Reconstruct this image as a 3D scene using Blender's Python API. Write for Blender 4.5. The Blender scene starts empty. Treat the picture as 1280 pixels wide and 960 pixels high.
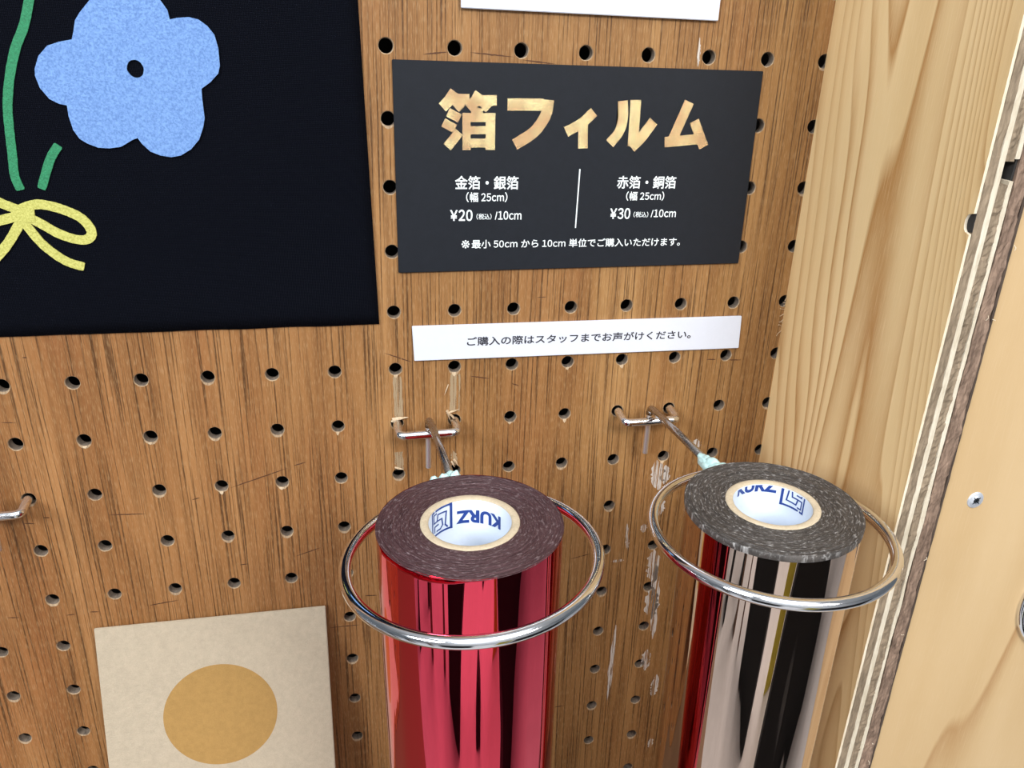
import bpy, bmesh, math, random
from mathutils import Vector, Matrix, noise
random.seed(7)
SC = bpy.context.scene
COL = SC.collection
PI = math.pi

# ------------------------------------------------------------------ camera
cam_d = bpy.data.cameras.new('camera')
cam_d.sensor_width = 36.0
cam_d.lens = 964.06 / 1280 * 36.0
cam_d.clip_start = 0.01
cam_d.clip_end = 30
cam = bpy.data.objects.new('camera', cam_d)
COL.objects.link(cam)
def rodrigues(r):
    v = Vector(r); return Matrix.Rotation(v.length, 3, v.normalized())
Rw = rodrigues((0.38561281, -0.19715277, -0.00919531)) @ Matrix(((1, 0, 0), (0, 0, -1), (0, 1, 0)))
rot = Matrix((Rw[0], -Vector(Rw[1]), -Vector(Rw[2]))).transposed()
CAM = Vector((-0.01365582, -0.30673199, -0.0076462))
cam.matrix_world = Matrix.Translation(CAM) @ rot.to_4x4()
SC.camera = cam

# ------------------------------------------------------------------ world, lamps, exposure
w = bpy.data.worlds.new('world'); SC.world = w; w.use_nodes = True
w.node_tree.nodes['Background'].inputs[0].default_value = (0.80, 0.90, 1.0, 1)
w.node_tree.nodes['Background'].inputs[1].default_value = 0.20
def area(name, loc, target, sx, sy, power, color):
    d = bpy.data.lights.new(name, 'AREA'); d.shape = 'RECTANGLE'; d.size = sx; d.size_y = sy
    d.energy = power; d.color = color
    o = bpy.data.objects.new(name, d); COL.objects.link(o)
    o.location = loc
    o.rotation_euler = (Vector(target) - Vector(loc)).to_track_quat('-Z', 'Y').to_euler()
    return o
area('ceiling_light_left', (-1.25, -1.25, 0.78), (0.0, 0.0, -0.1), 0.7, 0.5, 34, (0.90, 0.95, 1.0))
area('ceiling_light_right', (0.60, -1.35, 0.85), (0.0, 0.0, -0.1), 0.6, 0.4, 21, (1.0, 0.97, 0.93))
area('overhead_fill', (-0.1, -0.95, 1.55), (-0.1, -0.9, 0), 1.6, 0.9, 20, (0.88, 0.94, 1.0))  # unseen fill added to brighten the ring tops and upper board
area('wall_fill', (-0.1, -2.2, 1.55), (0.0, -2.6, -0.6), 2.2, 0.5, 40, (0.92, 0.96, 1.0))  # unseen lamp added so the gold lettering mirrors a bright wall
SC.view_settings.view_transform = 'Standard'
SC.view_settings.look = 'None'
SC.view_settings.gamma = 1
SC.view_settings.use_curve_mapping = False
SC.view_settings.exposure = -0.30

# ------------------------------------------------------------------ helpers
def link(o, parent=None, label=None, cat=None, group=None, kind=None):
    COL.objects.link(o)
    if parent is not None: o.parent = parent
    if label: o['label'] = label
    if cat: o['category'] = cat
    if group: o['group'] = group
    if kind: o['kind'] = kind
    return o
def empty(name, loc=(0, 0, 0), **k):
    o = bpy.data.objects.new(name, None); o.location = loc; o.empty_display_size = .01
    return link(o, None, **k)
def mobj(name, verts, faces, mats, parent=None, smooth=False, midx=None, **k):
    me = bpy.data.meshes.new(name)
    me.from_pydata([tuple(v) for v in verts], [], faces)
    for m in (mats if isinstance(mats, (list, tuple)) else [mats]): me.materials.append(m)
    if midx: me.polygons.foreach_set('material_index', midx)
    if smooth: me.polygons.foreach_set('use_smooth', [True] * len(me.polygons))
    me.update()
    return link(bpy.data.objects.new(name, me), parent, **k)
def bmobj(name, bm, mats, parent=None, smooth=False, **k):
    me = bpy.data.meshes.new(name); bm.to_mesh(me); bm.free()
    for m in (mats if isinstance(mats, (list, tuple)) else [mats]): me.materials.append(m)
    if smooth: me.polygons.foreach_set('use_smooth', [True] * len(me.polygons))
    return link(bpy.data.objects.new(name, me), parent, **k)
def box_geo(x0, x1, y0, y1, z0, z1):
    v = [(x, y, z) for x in (x0, x1) for y in (y0, y1) for z in (z0, z1)]
    f = [(0, 1, 3, 2), (4, 6, 7, 5), (0, 4, 5, 1), (2, 3, 7, 6), (0, 2, 6, 4), (1, 5, 7, 3)]
    return v, f
def bevel_box(name, x0, x1, y0, y1, z0, z1, mat, b=.001, parent=None, **k):
    v, f = box_geo(x0, x1, y0, y1, z0, z1)
    bm = bmesh.new(); vs = [bm.verts.new(p) for p in v]
    for q in f: bm.faces.new([vs[i] for i in q])
    bmesh.ops.recalc_face_normals(bm, faces=bm.faces)
    if b: bmesh.ops.bevel(bm, geom=bm.edges[:], offset=b, segments=2, affect='EDGES', profile=.5)
    return bmobj(name, bm, mat, parent, **k)
def fillet(pts, rad, n=8):
    pts = [Vector(p) for p in pts]; out = [pts[0]]
    for a, b, c in zip(pts, pts[1:], pts[2:]):
        u = (a - b); v = (c - b); r = min(rad, u.length * .48, v.length * .48)
        p = b + u.normalized() * r; q = b + v.normalized() * r
        for i in range(n + 1):
            t = i / n; out.append(p * (1 - t) ** 2 + b * 2 * t * (1 - t) + q * t * t)
    out.append(pts[-1]); return out
def tube_geo(pts, r, seg=20, cap=True, radii=None):
    pts = [Vector(p) for p in pts]; V = []; F = []
    t0 = (pts[1] - pts[0]).normalized()
    up = Vector((0, 0, 1)) if abs(t0.z) < .9 else Vector((1, 0, 0))
    n = t0.cross(up).normalized(); prev = t0
    for i, p in enumerate(pts):
        t = ((pts[min(i + 1, len(pts) - 1)] - pts[max(i - 1, 0)])).normalized()
        q = prev.rotation_difference(t); n = (q @ n); n = (n - t * n.dot(t)).normalized(); prev = t
        bb = t.cross(n); rr = radii[i] if radii else r
        for k in range(seg):
            a = 2 * PI * k / seg; V.append(p + n * math.cos(a) * rr + bb * math.sin(a) * rr)
    for i in range(len(pts) - 1):
        for k in range(seg):
            a = i * seg + k; b = i * seg + (k + 1) % seg
            F.append((a, b, b + seg, a + seg))
    if cap:
        F.append(tuple(reversed(range(seg)))); F.append(tuple(range((len(pts) - 1) * seg, len(pts) * seg)))
    return V, F
def poly2d(name, outer_list, holes=(), depth=.0002):
    """flat filled shape in x/z, extruded towards -y; returns a mesh (local x, z in metres)."""
    c = bpy.data.curves.new(name, 'CURVE'); c.dimensions = '2D'; c.fill_mode = 'BOTH'; c.extrude = depth / 2
    for loop in list(outer_list) + list(holes):
        s = c.splines.new('POLY'); s.points.add(len(loop) - 1)
        for p, (x, z) in zip(s.points, loop): p.co = (x, z, 0, 1)
        s.use_cyclic_u = True
    o = bpy.data.objects.new(name, c); COL.objects.link(o)
    dg = bpy.context.evaluated_depsgraph_get()
    me = bpy.data.meshes.new_from_object(o.evaluated_get(dg))
    bpy.data.objects.remove(o); bpy.data.curves.remove(c)
    me.transform(Matrix.Rotation(PI / 2, 4, 'X'))
    return me
def text_mesh(s, offset=0.0, extrude=0.0, shear=0.0):
    c = bpy.data.curves.new('lettering', 'FONT'); c.body = s; c.size = 1.0; c.offset = offset
    c.extrude = extrude; c.shear = shear; c.resolution_u = 4
    o = bpy.data.objects.new('lettering', c); COL.objects.link(o)
    dg = bpy.context.evaluated_depsgraph_get()
    me = bpy.data.meshes.new_from_object(o.evaluated_get(dg))
    bpy.data.objects.remove(o); bpy.data.curves.remove(c)
    return me
_glyphs = {}
def packed_text(s):
    """glyphs set one by one: Latin letters and digits packed tightly, kana and kanji on their own grid."""
    bm = bmesh.new(); cur = 0.0
    for ch in s:
        if ch == ' ': cur += .26; continue
        narrow = ord(ch) < 127 or ch == '¥'
        paren = ch in '（）'
        g = '￥' if ch == '¥' else '/' if ch == '/' else (chr(ord(ch) + 0xFEE0) if narrow else ch)
        if g not in _glyphs: _glyphs[g] = text_mesh(g)
        me = _glyphs[g]; a = min(v.co.x for v in me.vertices); b = max(v.co.x for v in me.vertices)
        n0 = len(bm.verts); bm.from_mesh(me); bm.verts.ensure_lookup_table()
        if narrow or paren: dx_ = cur + .04 - a; k = .86 if narrow else 1.0
        else: dx_ = cur; k = 1.0
        for v in bm.verts[n0:]: v.co.x = cur + .04 + (v.co.x - a) * k if narrow else v.co.x + dx_
        cur += ((b - a) * k + .12) if (narrow or paren) else 1.0
    me = bpy.data.meshes.new('lettering'); bm.to_mesh(me); bm.free(); return me
def place_text(s, x0, x1, zl, zh, zr, y, mat, parent, bold=.03, name='lettering'):
    """lettering filling x0..x1 (mm); zl..zh its height at the left, zr its centre at the right."""
    me = packed_text(s)
    xs = [v.co.x for v in me.vertices]; ys = [v.co.y for v in me.vertices]
    ax, bx, ay, by = min(xs), max(xs), min(ys), max(ys)
    cz = (zl + zh) / 2; sl = (zr - cz) / (x1 - x0)
    for v in me.vertices:
        X = x0 + (v.co.x - ax) / (bx - ax) * (x1 - x0)
        Z = zl + (v.co.y - ay) / (by - ay) * (zh - zl) + sl * (X - x0)
        v.co = (X * .001, y, Z * .001)
    me.materials.clear(); me.materials.append(mat); me.name = name
    if bold:
        bm = bmesh.new(); h = (zh - zl) * .001 * bold
        for k, (dx, dz) in enumerate(((0, 0), (1, .3), (-1, -.3), (.3, -1), (-.3, 1), (.7, .7), (-.7, -.7), (.7, -.7), (-.7, .7))):
            n0 = len(bm.verts); bm.from_mesh(me); bm.verts.ensure_lookup_table()
            for v in bm.verts[n0:]: v.co += Vector((dx * h, -.000004 * k, dz * h))
        bm.to_mesh(me); bm.free()
    return link(bpy.data.objects.new(name, me), parent)
def stroke_loop(pts, wd, taper=None):
    """outline of a thick polyline (2D mm); returns loop."""
    P = [Vector(p) for p in pts]; L = []; Rr = []
    for i, p in enumerate(P):
        t = (P[min(i + 1, len(P) - 1)] - P[max(i - 1, 0)]).normalized(); n = Vector((-t.y, t.x))
        w_ = wd if taper is None else taper[i]
        k = 1.0
        if 0 < i < len(P) - 1:
            a = (P[i] - P[i - 1]).normalized(); k = 1 / max(.5, abs(a.dot(t)))
        L.append(p + n * w_ / 2 * k); Rr.append(p - n * w_ / 2 * k)
    return L + Rr[::-1]
def prism(loops, y0, y1, name, mat, parent, **k):
    """several flat outlines (mm) joined, each extruded y0..y1 (m)."""
    bm = bmesh.new(); y1 += .000012
    for lp in loops:
        y1 -= .000012
        f = [bm.verts.new((p[0] * .001, y1, p[1] * .001)) for p in lp]
        b = [bm.verts.new((p[0] * .001, y0, p[1] * .001)) for p in lp]
        n = len(lp)
        fc = bm.faces.new(f)
        for i in range(n): bm.faces.new((f[i], b[i], b[(i + 1) % n], f[(i + 1) % n]))
        if n > 4: bmesh.ops.triangulate(bm, faces=[fc])
    bmesh.ops.recalc_face_normals(bm, faces=bm.faces)
    return bmobj(name, bm, mat, parent, **k)
def smooth_path(pts, n=6):
    P = [Vector(p) for p in pts]; out = []
    for i in range(len(P) - 1):
        a = P[max(i - 1, 0)]; b = P[i]; c = P[i + 1]; d = P[min(i + 2, len(P) - 1)]
        for k in range(n):
            t = k / n
            out.append(.5 * ((2 * b) + (c - a) * t + (2 * a - 5 * b + 4 * c - d) * t * t + (3 * b - a - 3 * c + d) * t ** 3))
    out.append(P[-1]); return out

# ------------------------------------------------------------------ materials
class NT:
    def __init__(s, name):
        s.m = bpy.data.materials.new(name); s.m.use_nodes = True; s.t = s.m.node_tree
        s.b = s.t.nodes['Principled BSDF']; s.tc = None
    def n(s, typ, **kw):
        x = s.t.nodes.new(typ)
        for k, v in kw.items():
            if k.startswith('i_'): x.inputs[int(k[2:]) if k[2:].isdigit() else k[2:]].default_value = v
            else: setattr(x, k, v)
        return x
    def l(s, a, b): s.t.links.new(a, b)
    def coord(s, scale=(1, 1, 1), loc=(0, 0, 0), rot=(0, 0, 0)):
        if s.tc is None: s.tc = s.n('ShaderNodeTexCoord')
        m = s.n('ShaderNodeMapping'); m.inputs['Scale'].default_value = scale
        m.inputs['Location'].default_value = loc; m.inputs['Rotation'].default_value = rot
        s.l(s.tc.outputs['Object'], m.inputs[0]); return m.outputs[0]
    def noise(s, vec, scale=1.0, detail=2, rough=.5, dist=0):
        x = s.n('ShaderNodeTexNoise'); x.inputs['Scale'].default_value = scale; x.inputs['Detail'].default_value = detail
        x.inputs['Roughness'].default_value = rough; x.inputs['Distortion'].default_value = dist
        s.l(vec, x.inputs['Vector']); return x.outputs['Fac']
    def ramp(s, fac, stops, interp='LINEAR'):
        x = s.n('ShaderNodeValToRGB'); e = x.color_ramp.elements; x.color_ramp.interpolation = interp
        while len(e) < len(stops): e.new(.5)
        for k, (p, c) in enumerate(stops):
            e[k].position = p; e[k].color = (c if isinstance(c, tuple) else (c, c, c)) + (1,)
        s.l(fac, x.inputs[0]); return x.outputs[0]
    def mix(s, fac, a, b, mode='MIX'):
        x = s.n('ShaderNodeMix', data_type='RGBA', blend_type=mode)
        for sock, v in ((x.inputs[0], fac), (x.inputs[6], a), (x.inputs[7], b)):
            if hasattr(v, 'links'): s.l(v, sock)
            elif isinstance(v, tuple): sock.default_value = v + (1,) if len(v) == 3 else v
            else: sock.default_value = v
        return x.outputs[2]
    def math(s, op, a, b=0.0, c=None):
        x = s.n('ShaderNodeMath', operation=op)
        for i, v in enumerate((a, b) if c is None else (a, b, c)):
            if hasattr(v, 'links'): s.l(v, x.inputs[i])
            else: x.inputs[i].default_value = v
        return x.outputs[0]
    def bump(s, h, dist=.0001, strength=1.0):
        x = s.n('ShaderNodeBump'); x.inputs['Distance'].default_value = dist; x.inputs['Strength'].default_value = strength
        s.l(h, x.inputs['Height']); s.l(x.outputs[0], s.b.inputs['Normal']); return x
    def set(s, **kw):
        for k, v in kw.items():
            i = s.b.inputs[k.replace('_', ' ')]
            if hasattr(v, 'links'): s.l(v, i)
            else: i.default_value = (v + (1,)) if isinstance(v, tuple) and len(v) == 3 else v
        return s
def plain(name, col, rough=.5, metal=0.0, **kw):
    return NT(name).set(Base_Color=col, Roughness=rough, Metallic=metal, **kw).m

def lauan():
    t = NT('lauan_veneer')
    # slow warp so the grain lines wander, then long thin pores
    wv = t.coord((14, 14, 3))
    wn = t.noise(wv, 1, 2)
    vec = t.coord((1, 1, 1))
    add = t.n('ShaderNodeVectorMath', operation='MULTIPLY_ADD')
    cmb = t.n('ShaderNodeCombineXYZ'); t.l(t.math('MULTIPLY', t.math('SUBTRACT', wn, .5), .006), cmb.inputs[0])
    add.operation = 'ADD'; t.l(vec, add.inputs[0]); t.l(cmb.outputs[0], add.inputs[1])
    def scaled(sx, sz, off=0):
        m = t.n('ShaderNodeMapping'); m.inputs['Scale'].default_value = (sx, 1, sz); m.inputs['Location'].default_value = (off, off, off)
        t.l(add.outputs[0], m.inputs[0]); return m.outputs[0]
    broad = t.noise(scaled(55, 3), 1, 3, .55)
    mid = t.noise(scaled(420, 14, 3), 1, 3, .6)
    pores = t.noise(scaled(1250, 13, 7), 1, 2, .55)
    fine = t.noise(scaled(2600, 260, 11), 1, 2, .6)
    redn = t.noise(scaled(24, 6, 5), 1, 3, .5)
    base = t.ramp(broad, [(.28, (.25, .120, .042)), (.5, (.36, .190, .073)), (.72, (.47, .270, .115))])
    base = t.mix(t.ramp(redn, [(.5, 0.0), (.72, .55)]), base, (.33, .135, .05))
    # the veneer is yellower towards the right of the sheet
    sep = t.n('ShaderNodeSeparateXYZ'); t.l(vec, sep.inputs[0])
    yel = t.n('ShaderNodeMapRange'); yel.inputs[1].default_value = -.12; yel.inputs[2].default_value = .08
    t.l(sep.outputs[0], yel.inputs[0])
    base = t.mix(yel.outputs[0], t.mix(1.0, base, (1.02, .90, .88), 'MULTIPLY'), base)
    base = t.mix(t.ramp(mid, [(.36, .55), (.55, 0.0)]), base, (.19, .085, .028))
    pm = t.ramp(pores, [(.36, .85), (.47, 0.0)])
    col = t.mix(pm, base, (.085, .036, .012))
    col = t.mix(t.ramp(fine, [(.3, .35), (.5, 0.0), (.7, 0.0), (.85, .25)]), col, (.62, .43, .25))
    col = t.mix(1.0, col, (.84, .79, .685), 'MULTIPLY')
    hb = t.math('ADD', t.ramp(pores, [(.32, 0.0), (.46, 1.0)]), t.math('MULTIPLY', fine, .3))
    t.bump(hb, .00018, .8)
    t.set(Base_Color=col, Roughness=.48)
    t.b.inputs['Specular IOR Level'].default_value = .35
    return t.m
def pine(name, axis='Y', seed=0.0, warm=(1, 1, 1), amp=26.0):
    t = NT(name)
    sa, sb = (13.0, 1.7) if axis == 'Y' else (9.0, 1.2)
    sc = (1, sa, sb) if axis == 'Y' else (sa, 1, sb)
    v = t.coord(sc, (seed, seed, seed))
    nz = t.noise(v, 1, 1.8, .42, .25)
    rings = t.math('FRACT', t.math('MULTIPLY', nz, amp))
    late = t.ramp(rings, [(0.0, 0.0), (.45, .08), (.80, .62), (.93, 1.0), (1.0, 0.0)] if axis == 'Y' else [(0.0, 0.0), (.86, .04), (.93, .5), (.97, .8), (1.0, 0.0)])
    fsc = (1, 1500, 60) if axis == 'Y' else (1500, 1, 60)
    fib = t.noise(t.coord(fsc, (1, 2, 3)), 1, 3, .6)
    bsc = (1, 30, 4) if axis == 'Y' else (30, 1, 4)
    bro = t.noise(t.coord(bsc, (4, 5, 6)), 1, 2, .5)
    vis = t.ramp(t.noise(t.coord(bsc, (9, 2, 6)), 1, 2, .5), [(.36, .45), (.60, 1.0)])
    base = t.ramp(bro, [(.3, (.68, .49, .25)), (.7, (.80, .62, .36))])
    col = t.mix(t.math('MULTIPLY', late, vis), base, (.42, .215, .07))
    col = t.mix(t.ramp(fib, [(.3, .28), (.5, 0.0), (.72, .2)]), col, (.82, .66, .42))
    col = t.mix(1.0, col, tuple(warm), 'MULTIPLY')
    t.bump(t.math('ADD', fib, t.math('MULTIPLY', late, .6)), .00007, .6)
    t.set(Base_Color=col, Roughness=.5)
    t.b.inputs['Specular IOR Level'].default_value = .3
    return t.m
def fibrous(name, c0, c1, streak=(1, 160, 40), rough=.85, dist=.0004, rotx=0.0):
    t = NT(name)
    v = t.coord((700, 300, 110), rot=(0, rotx, 0))
    a = t.noise(v, 1, 4, .7); b = t.noise(t.coord((160, 80, 60)), 1, 3, .6)
    col = t.ramp(t.math('ADD', t.math('MULTIPLY', a, .7), t.math('MULTIPLY', b, .3)), [(.32, c0), (.66, c1)])
    t.bump(a, dist, .9); t.set(Base_Color=col, Roughness=rough); return t.m
def paper(name, col, grain=.03, rough=.75, dist=.00004, scale=2500):
    t = NT(name); a = t.noise(t.coord((scale,) * 3), 1, 3, .6); b = t.noise(t.coord((scale / 6,) * 3), 1, 3, .6)
    d = tuple(max(0, c * (1 - grain * 3)) for c in col); u = tuple(min(1, c * (1 + grain)) for c in col)
    c = t.ramp(t.math('ADD', t.math('MULTIPLY', a, .5), t.math('MULTIPLY', b, .5)), [(.35, d), (.65, u)])
    t.bump(t.math('ADD', a, b), dist, .8); t.set(Base_Color=c, Roughness=rough)
    t.b.inputs['Specular IOR Level'].default_value = .25
    return t.m
def foil(name, col, rough, drape):
    t = NT(name)
    a = t.noise(t.coord((62, 62, 3.0)), 1, 1, .4, .5)
    b = t.noise(t.coord((150, 150, 5), (3, 3, 3)), 1, 2, .5, .4)
    h = t.math('ADD', a, t.math('MULTIPLY', b, .05))
    t.bump(h, drape, 1.0)
    t.set(Base_Color=col, Roughness=rough, Metallic=1.0)
    return t.m
def winding(name, dark, light, scr, rough=.42):
    t = NT(name)
    tc = t.coord((1, 1, 1)); ln = t.n('ShaderNodeVectorMath', operation='LENGTH')
    # radius from the roll's axis
    sp = t.n('ShaderNodeSeparateXYZ'); t.l(tc, sp.inputs[0]); cb = t.n('ShaderNodeCombineXYZ')
    t.l(sp.outputs[0], cb.inputs[0]); t.l(sp.outputs[1], cb.inputs[1]); t.l(cb.outputs[0], ln.inputs[0])
    wob = t.noise(t.coord((70, 70, 70)), 1, 2)
    rad = t.math('ADD', ln.outputs['Value'], t.math('MULTIPLY', wob, .0022))
    cr = t.n('ShaderNodeCombineXYZ'); t.l(t.math('MULTIPLY', rad, 2600), cr.inputs[0])
    ang = t.math('ARCTAN2', sp.outputs[0], sp.outputs[1]); t.l(t.math('MULTIPLY', ang, 2.2), cr.inputs[1])
    n1 = t.noise(cr.outputs[0], 1, 3, .65)
    cr2 = t.n('ShaderNodeCombineXYZ'); t.l(t.math('MULTIPLY', rad, 1500), cr2.inputs[0]); t.l(t.math('MULTIPLY', ang, 9.0), cr2.inputs[1])
    n2 = t.noise(cr2.outputs[0], 1, 4, .7)
    n3 = t.noise(t.coord((900, 900, 900)), 1, 3, .7)
    col = t.ramp(n1, [(.3, dark), (.7, light)])
    col = t.mix(t.ramp(n2, [(.54, 0.0), (.68, .85)]), col, scr)
    col = t.mix(t.ramp(n3, [(.6, 0.0), (.8, .5)]), col, scr)
    t.bump(t.math('ADD', n1, t.math('MULTIPLY', n2, 1.2)), .00055, 1.0)
    t.set(Base_Color=col, Roughness=rough, Metallic=.25)
    return t.m
def blotch(name, col, cover=.5, scale=(500, 1, 90), rough=.7):
    """patchy coat of paint or dust: bare wood shows between the flecks."""
    t = NT(name); a = t.noise(t.coord(scale), 1, 4, .7)
    al = t.ramp(a, [(cover, 0.0), (cover + .06, .85)])
    t.set(Base_Color=col, Roughness=rough); t.l(al, t.b.inputs['Alpha']); return t.m

M_board = lauan()
M_pine = pine('pine_face', 'Y', 2.3, (1.16, 1.11, 1.02), 40)
M_pine2 = pine('pine_panel', 'X', 6.1, (.79, .725, .69), 11)
M_raw = fibrous('raw_hole_fibre', (.07, .052, .038), (.26, .20, .15), dist=.0002)
M_rim = fibrous('chipped_rim', (.36, .24, .13), (.72, .56, .38), dist=.0002)
M_lip = fibrous('hole_lip', (.16, .09, .045), (.50, .36, .22), dist=.0002)
M_dark = plain('dark_cavity', (.03, .027, .025), .9)
M_cav = plain('cavity_shade', (.055, .052, .052), .9)
M_brownply = fibrous('brown_ply', (.13, .095, .06), (.36, .27, .18), dist=.0006)
M_creamply = fibrous('cream_ply', (.52, .43, .30), (.80, .72, .58), dist=.0001)
M_roughply = fibrous('rough_reddish_ply', (.07, .040, .026), (.38, .255, .18), dist=.0006, rotx=.6)
M_gapshade = fibrous('gap_shade', (.03, .02, .015), (.10, .065, .045))  # shade of the gap beside the outer panel, put into the colour
M_veneer = fibrous('veneer_edge', (.66, .52, .34), (.90, .80, .64), dist=.0001)
M_chrome = NT('chrome'); _n = M_chrome.noise(M_chrome.coord((300, 300, 300)), 1, 3)
M_chrome.set(Base_Color=(.83, .84, .87), Metallic=1.0, Roughness=M_chrome.ramp(_n, [(.3, .06), (.8, .17)])); M_chrome = M_chrome.m
M_steel = NT('dull_nickel'); _n = M_steel.noise(M_steel.coord((900, 900, 900)), 1, 3)
M_steel.set(Base_Color=(.46, .42, .39), Metallic=1.0, Roughness=M_steel.ramp(_n, [(.3, .16), (.8, .34)])); M_steel = M_steel.m
M_tail = plain('bright_nickel', (.92, .92, .95), .42, 1.0)
M_black = paper('black_card', (.011, .0135, .019), .05, .55, .00003, 1800)
M_white = paper('white_card', (.69, .72, .80), .008, .55, .00001)
M_ink = plain('black_ink', (.02, .02, .03), .5)
M_whiteink = plain('white_ink', (.86, .92, .93), .5)
M_kraft = paper('speckled_kraft', (.49, .41, .30), .045, .85, .00022, 2600)
M_ochre = paper('ochre_print', (.40, .235, .075), .05, .8, .00012, 2600)
def gold():
    t = NT('gold_foil'); a = t.noise(t.coord((2600,) * 3), 1, 4, .7); b = t.noise(t.coord((90,) * 3), 1, 2)
    c = t.ramp(b, [(.4, (.66, .44, .24)), (.6, (.84, .70, .38))])
    t.bump(t.math('ADD', a, t.math('MULTIPLY', b, 2.0)), .00038, 1.0); t.set(Base_Color=c, Metallic=1.0, Roughness=.26); return t.m
M_gold = gold()
def canvas():
    t = NT('black_canvas')
    wx = t.n('ShaderNodeTexWave', wave_type='BANDS', bands_direction='X'); wx.inputs['Scale'].default_value = 550; wx.inputs['Distortion'].default_value = 1.2
    wz = t.n('ShaderNodeTexWave', wave_type='BANDS', bands_direction='Z'); wz.inputs['Scale'].default_value = 700; wz.inputs['Distortion'].default_value = 1.2
    v = t.coord((1, 1, 1)); t.l(v, wx.inputs['Vector']); t.l(v, wz.inputs['Vector'])
    lint = t.noise(t.coord((500, 500, 1400), rot=(0, .5, 0)), 1, 3, .6)
    h = t.math('ADD', wx.outputs['Fac'], wz.outputs['Fac'])
    col = t.ramp(t.math('MULTIPLY', h, .5), [(.2, (.0015, .002, .004)), (.9, (.006, .007, .012))])
    col = t.mix(t.ramp(lint, [(.73, 0.0), (.80, .5)]), col, (.09, .11, .15))
    t.bump(h, .00010, 1.0); t.set(Base_Color=col, Roughness=.9)
    t.b.inputs['Specular IOR Level'].default_value = .04
    t.b.inputs['Sheen Weight'].default_value = 0
    return t.m
M_canvas = canvas()
def flock(name, c, d):
    t = NT(name); a = t.noise(t.coord((1500,) * 3), 1, 3, .7)
    b = t.noise(t.coord((45,) * 3, (5, 1, 2)), 1, 2)
    col = t.ramp(a, [(.35, d), (.62, c)])
    t.bump(a, .00025, 1.0); t.set(Base_Color=col, Roughness=.7); return t.m
M_blue = flock('blue_print', (.19, .35, .69), (.10, .21, .49))
M_green = flock('green_print', (.022, .25, .105), (.014, .17, .07))
M_yellow = flock('yellow_print', (.62, .60, .17), (.42, .40, .08))
M_glue = NT('pale_aqua_glue').set(Base_Color=(.55, .80, .78), Roughness=.35); M_glue.b.inputs['Subsurface Weight'].default_value = .15
M_glue.b.inputs['Subsurface Radius'].default_value = (.001, .001, .001); M_glue = M_glue.m
M_red = foil('red_foil', (.86, .075, .125), .03, .0030)
M_copper = foil('copper_foil', (.68, .53, .44), .03, .0030)
M_redwind = winding('red_roll_edge', (.045, .018, .022), (.125, .060, .066), (.34, .26, .27))
M_copwind = winding('copper_roll_edge', (.026, .022, .020), (.115, .100, .090), (.55, .53, .51))
M_core = paper('paper_core', (.60, .49, .34), .06, .8, .0001, 1500)
M_liner = paper('core_liner_white', (.60, .66, .75), .01, .5, .00001)
M_blueink = plain('navy_ink', (.02, .055, .26), .45)
M_paint = blotch('white_paint_smear', (.66, .60, .54), .455, (1100, 1, 32))
M_worn = blotch('worn_raw_track', (.40, .29, .17), .42, (900, 1, 25))
M_scratch = blotch('dark_scratch', (.10, .035, .012), .34, (300, 1, 300))
M_screw = NT('zinc_screw').set(Base_Color=(.80, .84, .92), Metallic=.6, Roughness=.35).m
M_slot = plain('screw_recess', (.04, .05, .06), .6, .5)
M_floor = paper('shop_floor', (.72, .70, .70), .03, .6, .00001, 20)
M_wallw = plain('white_wall', (.80, .80, .80), .8)
M_shelf = plain('brown_shelf_wood', (.16, .095, .05), .6)
M_post = plain('brown_post', (.16, .085, .05), .6)
M_blk = plain('black_panel', (.008, .008, .010), .8)
M_yel = plain('yellow_prop', (.75, .62, .06), .6)

# ------------------------------------------------------------------ the pegboard
P = .025
RH = .0026
def pegboard():
    V, F, MI = [], [], []
    N = 24
    T = .004
    # angles start so that the outline of the square cell lines up with the ring of the hole
    for i in range(-16, 9):
        for j in range(-8, 21):
            cx, cz = i * P, -j * P
            rnd = random.Random(i * 131 + j)
            sq, rim0, rim1, bk, far = [], [], [], [], []
            base = len(V)
            for k in range(N):
                a = 2 * PI * k / N + PI / 4
                c, s = math.cos(a), math.sin(a)
                m = max(abs(c), abs(s)); h = P / 2
                V.append((cx + c / m * h, 0, cz + s / m * h))
            jit = [rnd.uniform(0, .00022) for _ in range(N)]
            # chewed lower lip on some holes
            chew = rnd.random() < .28
            for k in range(N):
                a = 2 * PI * k / N + PI / 4
                ex = .0007 * max(0, -math.sin(a)) ** 4 if chew else 0
                r = RH + .00022 + jit[k] + ex
                V.append((cx + math.cos(a) * r, 0, cz + math.sin(a) * r))
            for k in range(N):
                a = 2 * PI * k / N + PI / 4
                r = RH + jit[k] * .3
                V.append((cx + math.cos(a) * r, .00035, cz + math.sin(a) * r))
            for k in range(N):
                a = 2 * PI * k / N + PI / 4
                V.append((cx + math.cos(a) * RH, T, cz + math.sin(a) * RH))
            for ring, mi in ((0, 0), (1, 1), (2, 2)):
                for k in range(N):
                    a = base + ring * N + k; b = base + ring * N + (k + 1) % N
                    F.append((a, b, b + N, a + N)); MI.append(mi)
    return V, F, MI
wall_back = empty('wall_back', (0, 0, 0), label='brown veneered pegboard wall with rows of small round holes', kind='structure')
V, F, MI = pegboard()
mobj('perforated_panel', V, F, [M_board, M_lip, M_raw], wall_back, midx=MI)
v, f = box_geo(-.42, .225, .030, .034, -.52, .22); mobj('shade_backing', v, f, M_cav, wall_back)  # dark sheet added so the holes look black and no light leaks in

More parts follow.
